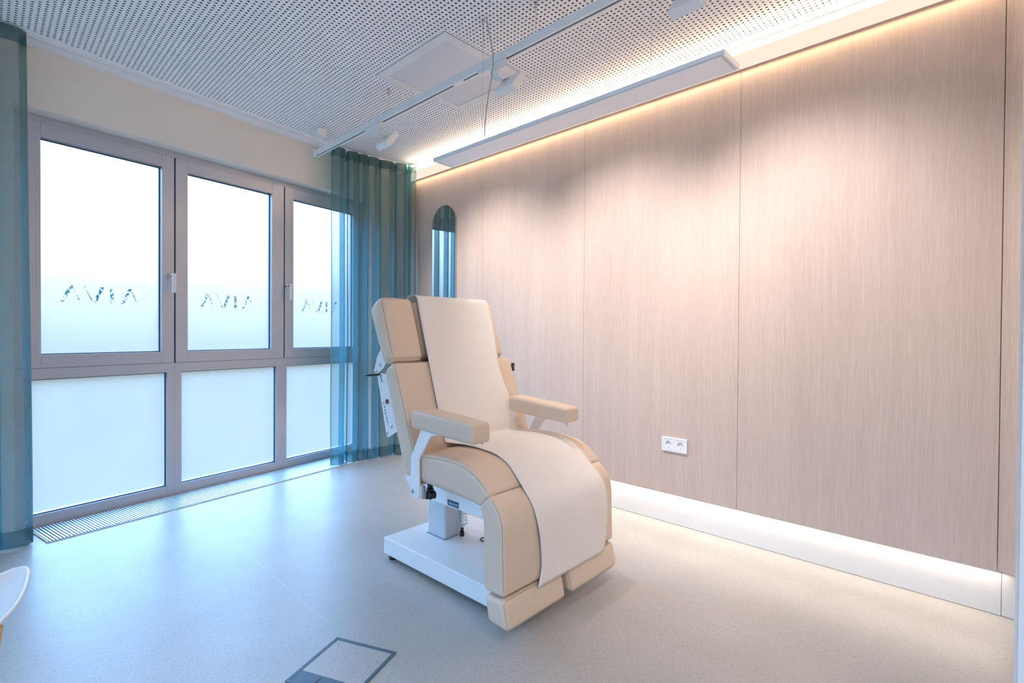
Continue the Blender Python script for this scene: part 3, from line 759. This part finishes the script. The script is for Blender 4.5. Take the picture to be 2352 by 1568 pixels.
# lifting column and base
m = MB(); m.soft(.062, .066, .112, .009, n=(3,3,4), f=lambda q: Vector((q.x-.003, 1.970-Y0+q.y, .208+q.z))); m.build('column', M['colgrey'], ch)
m = MB(); m.box(-.068, .062, 1.901-Y0, 2.039-Y0, .1050, .1060); m.build('column_gap', M['gasket'], ch)
m = MB(); m.box(-.245, .245, 1.375-Y0, 2.147-Y0, .026, .105); ba = m.build('base', M['lacq'], ch, bevel=.004, seg=3)
m = MB(); m.box(-.236, .236, 2.1472-Y0, 2.1484-Y0, .033, .098); m.build('end_plate', M['lacq'], ba)
for x in (-.215, .215):
    for y in (1.41, 2.112):
        m = MB(); m.cyl((x,y-Y0,.0),(x,y-Y0,.012),.019,18); m.cyl((x,y-Y0,.012),(x,y-Y0,.027),.008,12); m.build('levelling_foot', M['black'], ba)
m = MB(); K = 160
m.tube([(.046+.0125*math.cos(2*PI*10*i/K), 1.892-Y0-.004*i/K+.0125*math.sin(2*PI*10*i/K), .306-.150*i/K) for i in range(K+1)] + [(.040,1.885-Y0,.150),(.026,1.879-Y0,.142)], .0046, 8)
cc = m.build('coiled_cord', M['lacq'], ch)
m = MB(); m.cyl((.022,1.879-Y0,.1062),(.022,1.879-Y0,.128),.0105,16); m.cyl((.022,1.879-Y0,.128),(.024,1.879-Y0,.146),.0075,14); m.build('plug', M['black'], cc)
m = MB(); m.tube([(.066+.021*math.cos(2*PI*i/24), 1.765-Y0+.021*math.sin(2*PI*i/24), .1075) for i in range(24)], .003, 8, closed=True); gp = m.build('grommet', M['black'], ba)
m = MB(); m.cyl((.066,1.765-Y0,.1052),(.066,1.765-Y0,.1072),.0185,24); m.build('cover_disc', M['steel'], gp)
# steel plates behind the back
low = [(2.116,.888),(2.084,.905),(1.985,.90),(1.93,.66),(1.975,.640),(2.028,.612),(2.040,.622)]
top = [(2.117,.975),(2.142,.912),(2.136,.897),(2.122,.894),(2.060,.932),(2.02,.985),(2.06,1.06)]
plate_l = None
for s in (-1, 1):
    m = MB(); m.prism([(y-Y0, z) for y, z in low], s*.302-.002, s*.302+.002, 'x'); pl = m.build('back_plate', M['lacq'], ch, bevel=.0008, seg=1)
    m = MB(); m.prism([(y-Y0, z) for y, z in top], s*.302-.0052, s*.302-.0022, 'x'); hb_ = m.build('headrest_bracket', M['lacq'], ch, bevel=.0008, seg=1)
    for y, z, pp in ((2.124,.911,hb_),(2.089,.943,hb_),(2.031,.634,pl),(1.997,.668,pl)):
        m = MB(); xx = s*.302-(.0052 if pp is hb_ else .002)
        m.tube([(xx,y-Y0,z),(xx-.003,y-Y0,z),(xx-.005,y-Y0,z)], [.0085,.0085,.004], 16); m.build('bolt', M['steel'], pp)
    if s < 0: plate_l = pl
m = MB(); m.prism([(2.055-Y0,.93),(2.062-Y0,.945),(1.950-Y0,.645),(1.943-Y0,.63)], -.29, .29, 'x')
m = MB(); m.face([(-.30,2.018-Y0,.90),(.30,2.018-Y0,.90),(.30,1.928-Y0,.645),(-.30,1.928-Y0,.645)]); m.build('back_panel', M['lacq'], ch, solid=.004)
m = MB(); m.box(-.20, .20, 1.985-Y0, 1.993-Y0, .92, 1.00); m.build('headrest_mount', M['lacq'], ch, bevel=.001, seg=1)
m = MB(); m.tube([(-.308,2.092-Y0,.899),(-.330,2.108-Y0,.897),(-.345,2.130-Y0,.895),(-.350,2.162-Y0,.893)], [.0045,.005,.0055,.003], 10); m.build('lever', M['black'], plate_l)
m = MB(); m.prism([(2.087-Y0,.902),(2.092-Y0,.902),(2.080-Y0,.862),(2.075-Y0,.862)], -.3050, -.3042, 'x'); m.build('slot', M['inkdark'], plate_l)
m = MB(); m.tube([(-.304,2.032-Y0,.778),(-.308,2.032-Y0,.778)], .011, 20); m.build('cap', M['red'], plate_l)
d = Vector((0, 1.995-2.052, .650-.800)).normalized()          # text runs down the plate
upv = Vector((0, -d.z, d.y)) 
upv = Vector((-1,0,0)).cross(d)
MT = Matrix(((d.x, upv.x, -1, -.3046), (d.y, upv.y, 0, 2.046-Y0), (d.z, upv.z, 0, .722), (0,0,0,1)))
text_mesh('lettering', 'G H A R I E N I', .0165, M['inkdark'], plate_l, MT)
m = MB(); m.box(.391, .401, 1.884-Y0, 1.900-Y0, .892, .934); m.build('fabric_tag', M['inkdark'], ch)
text_mesh('tag_lettering', 'Gharieni', .007, M['ink'], ch, Matrix(((0,-1,0,.396),(0,0,-1,1.8836-Y0),(1,0,0,.913),(0,0,0,1))))

# ------------------------------------------------------------------ paper sheet over the chair
ps = empty('paper_sheet', (1.61, 1.60, 0), math.radians(1.2)); tag(ps, 'long white paper sheet draped down the middle of the beige treatment chair', 'paper sheet')
path = [(2.150,1.08),(2.142,1.17),(2.132,1.232),(2.088,1.270),(2.045,1.275),(2.010,1.260),(1.988,1.205),(1.951,1.10),(1.908,.992),(1.880,.920),(1.836,.815),(1.790,.700),(1.7715,.648),(1.7660,.6185),(1.752,.6115),(1.700,.6135),(1.600,.620),(1.500,.618),(1.440,.610),(1.385,.586),(1.335,.545),(1.290,.503),(1.258,.470),(1.236,.425),(1.228,.36),(1.2275,.30),(1.2275,.22),(1.226,.150)]
wl = [-.150,-.150,-.150,-.152,-.155,-.158,-.162,-.166,-.172,-.176,-.184,-.188,-.186,-.186,-.180,-.172,-.178,-.186,-.188,-.187,-.190,-.194,-.196,-.192,-.180,-.170,-.166,-.186]
wrt = [.308,.308,.308,.310,.311,.312,.313,.310,.288,.276,.282,.302,.308,.300,.296,.304,.306,.296,.272,.278,.278,.276,.280,.286,.292,.294,.286,.262]
def dense(v): return [p.x for p in catmull([(a,0,0) for a in v], 5)]
PP = catmull([(0,a,b_) for a, b_ in path], 5); WL, WR = dense(wl), dense(wrt)
m = MB(); rows = []; NX = 26; nP = len(PP)
for i, p in enumerate(PP):
    t = (PP[min(i+1, nP-1)] - PP[max(i-1, 0)]).normalized(); nrm = Vector((0, t.z, -t.y))
    if nrm.y > 0 and i > 40: pass
    row = []
    for j in range(NX+1):
        q = j/NX; x = WL[i] + (WR[i]-WL[i])*q
        nz = noise.noise(Vector((x*9, i*.11, 3.3)))*.0016 + noise.noise(Vector((x*3, i*.35, 8.1)))*.0012
        edge = (abs(q-.5)*2)**8*.003
        pos = Vector((x, p.y-Y0, p.z)) - nrm*(-.0005 - abs(nz) )*(1)
        if i == nP-1: pos.z += .004*noise.noise(Vector((x*60, 1.7, 0)))
        row.append(pos)
    rows.append(row)
m.grid(rows); m.build('sheet', M['paper'], ps, solid=.0008)

# ------------------------------------------------------------------ light
w = bpy.data.worlds.new('overcast sky'); scn.world = w; w.use_nodes = True; nt = w.node_tree
for n in list(nt.nodes): nt.nodes.remove(n)
out = nt.nodes.new('ShaderNodeOutputWorld'); bg = nt.nodes.new('ShaderNodeBackground'); nt.links.new(bg.outputs[0], out.inputs[0])
tc = nt.nodes.new('ShaderNodeTexCoord'); sx = nt.nodes.new('ShaderNodeSeparateXYZ'); nt.links.new(tc.outputs['Generated'], sx.inputs[0])
r = nt.nodes.new('ShaderNodeValToRGB'); nt.links.new(math_n(nt, 'MULTIPLY_ADD', sx.outputs[2], .5, .5), r.inputs[0])
e = r.color_ramp.elements
STOPS = ((.0, (.235,.29,.30)), (.48, (.235,.29,.30)), (.535, (.55,.60,.64)), (.575, (1.3,1.5,1.7)), (.65, (2.4,4.7,8.4)), (1.0, (2.3,4.6,8.6)))
e[0].position = 0; e[1].position = 1
for pos, c in STOPS[1:-1]: e.new(pos)
for el, (pos, c) in zip(e, STOPS): el.position = pos; el.color = rgba(c)
nt.links.new(r.outputs[0], bg.inputs[0]); bg.inputs[1].default_value = 1.0

def area(name, loc, sx_, sy_, power, col, rot=(0,0,0), spread=PI):
    l = bpy.data.lights.new(name, 'AREA'); l.shape = 'RECTANGLE'; l.size = sx_; l.size_y = sy_; l.energy = power; l.color = col; l.spread = spread
    o = bpy.data.objects.new(name, l); COL.objects.link(o); o.location = loc; o.rotation_euler = rot; return o
# LED strips: behind the cove lip and under the wood panels
area('cove_led', (2.737, 1.92, 2.541), .006, 3.9, 29, (1,.79,.57), (PI,0,0))
area('upper_wood_fill', (2.719, 1.92, 2.4625), .008, 3.9, 2.3, (1,.70,.43))  # added strip below the lip, stands in for ceiling bounce on the wood
area('plinth_led', (2.7485, 1.92, .1790), .005, 3.9, 3.5, (1,.85,.69), rot=(0,math.radians(24),0))
def spot(loc, aim, power, col, size, blend):
    l = bpy.data.lights.new('spot_lamp', 'SPOT'); l.energy = power; l.color = col; l.spot_size = size; l.spot_blend = blend; l.shadow_soft_size = .03
    o = bpy.data.objects.new('spot_lamp', l); COL.objects.link(o); o.location = loc
    o.rotation_euler = (Vector(aim)-Vector(loc)).to_track_quat('-Z', 'Y').to_euler(); return o
for (root, c), yt in zip(heads, (2.76, 1.66, .66)):
    spot(c + TN*.035, (XW, yt, 1.0), 50, (1,.91,.89), math.radians(104), 1.0)
# added warm fill from behind the camera, with no fixture
area('rear_fill', (.6, -.9, CZ-.03), .5, .5, 18, (1,.86,.76))

# ------------------------------------------------------------------ camera
Rm = ((0.6919121884088892, -0.7219496680537436, 0.006797082338138193), (-0.002557440617492618, -0.01186523984291109, -0.9999263350772187), (0.7219771346993684, 0.6938436, -0.010056047470570912))
Rm = (Rm[0], Rm[1], (0.7219771346993684, 0.6918438356165065, -0.010056047470570912))
cam = bpy.data.cameras.new('camera'); co = bpy.data.objects.new('camera', cam); COL.objects.link(co)
X = Vector(Rm[0]); Dn = Vector(Rm[1]); F = Vector(Rm[2])
mm = Matrix((X, -Dn, -F)).transposed().to_4x4(); mm.translation = Vector((0,0,1.1)); co.matrix_world = mm
cam.sensor_width = 36; cam.sensor_fit = 'HORIZONTAL'; cam.lens = 1172*36/2352; cam.shift_y = -9.4/2352; cam.clip_start = .02
scn.camera = co
scn.view_settings.view_transform = 'Standard'; scn.view_settings.look = 'None'; scn.view_settings.exposure = .70; scn.view_settings.gamma = 1
scn.cycles.max_bounces = 14; scn.cycles.diffuse_bounces = 6; scn.cycles.glossy_bounces = 5; scn.cycles.transmission_bounces = 8; scn.cycles.transparent_max_bounces = 24
scn.cycles.sample_clamp_indirect = 6
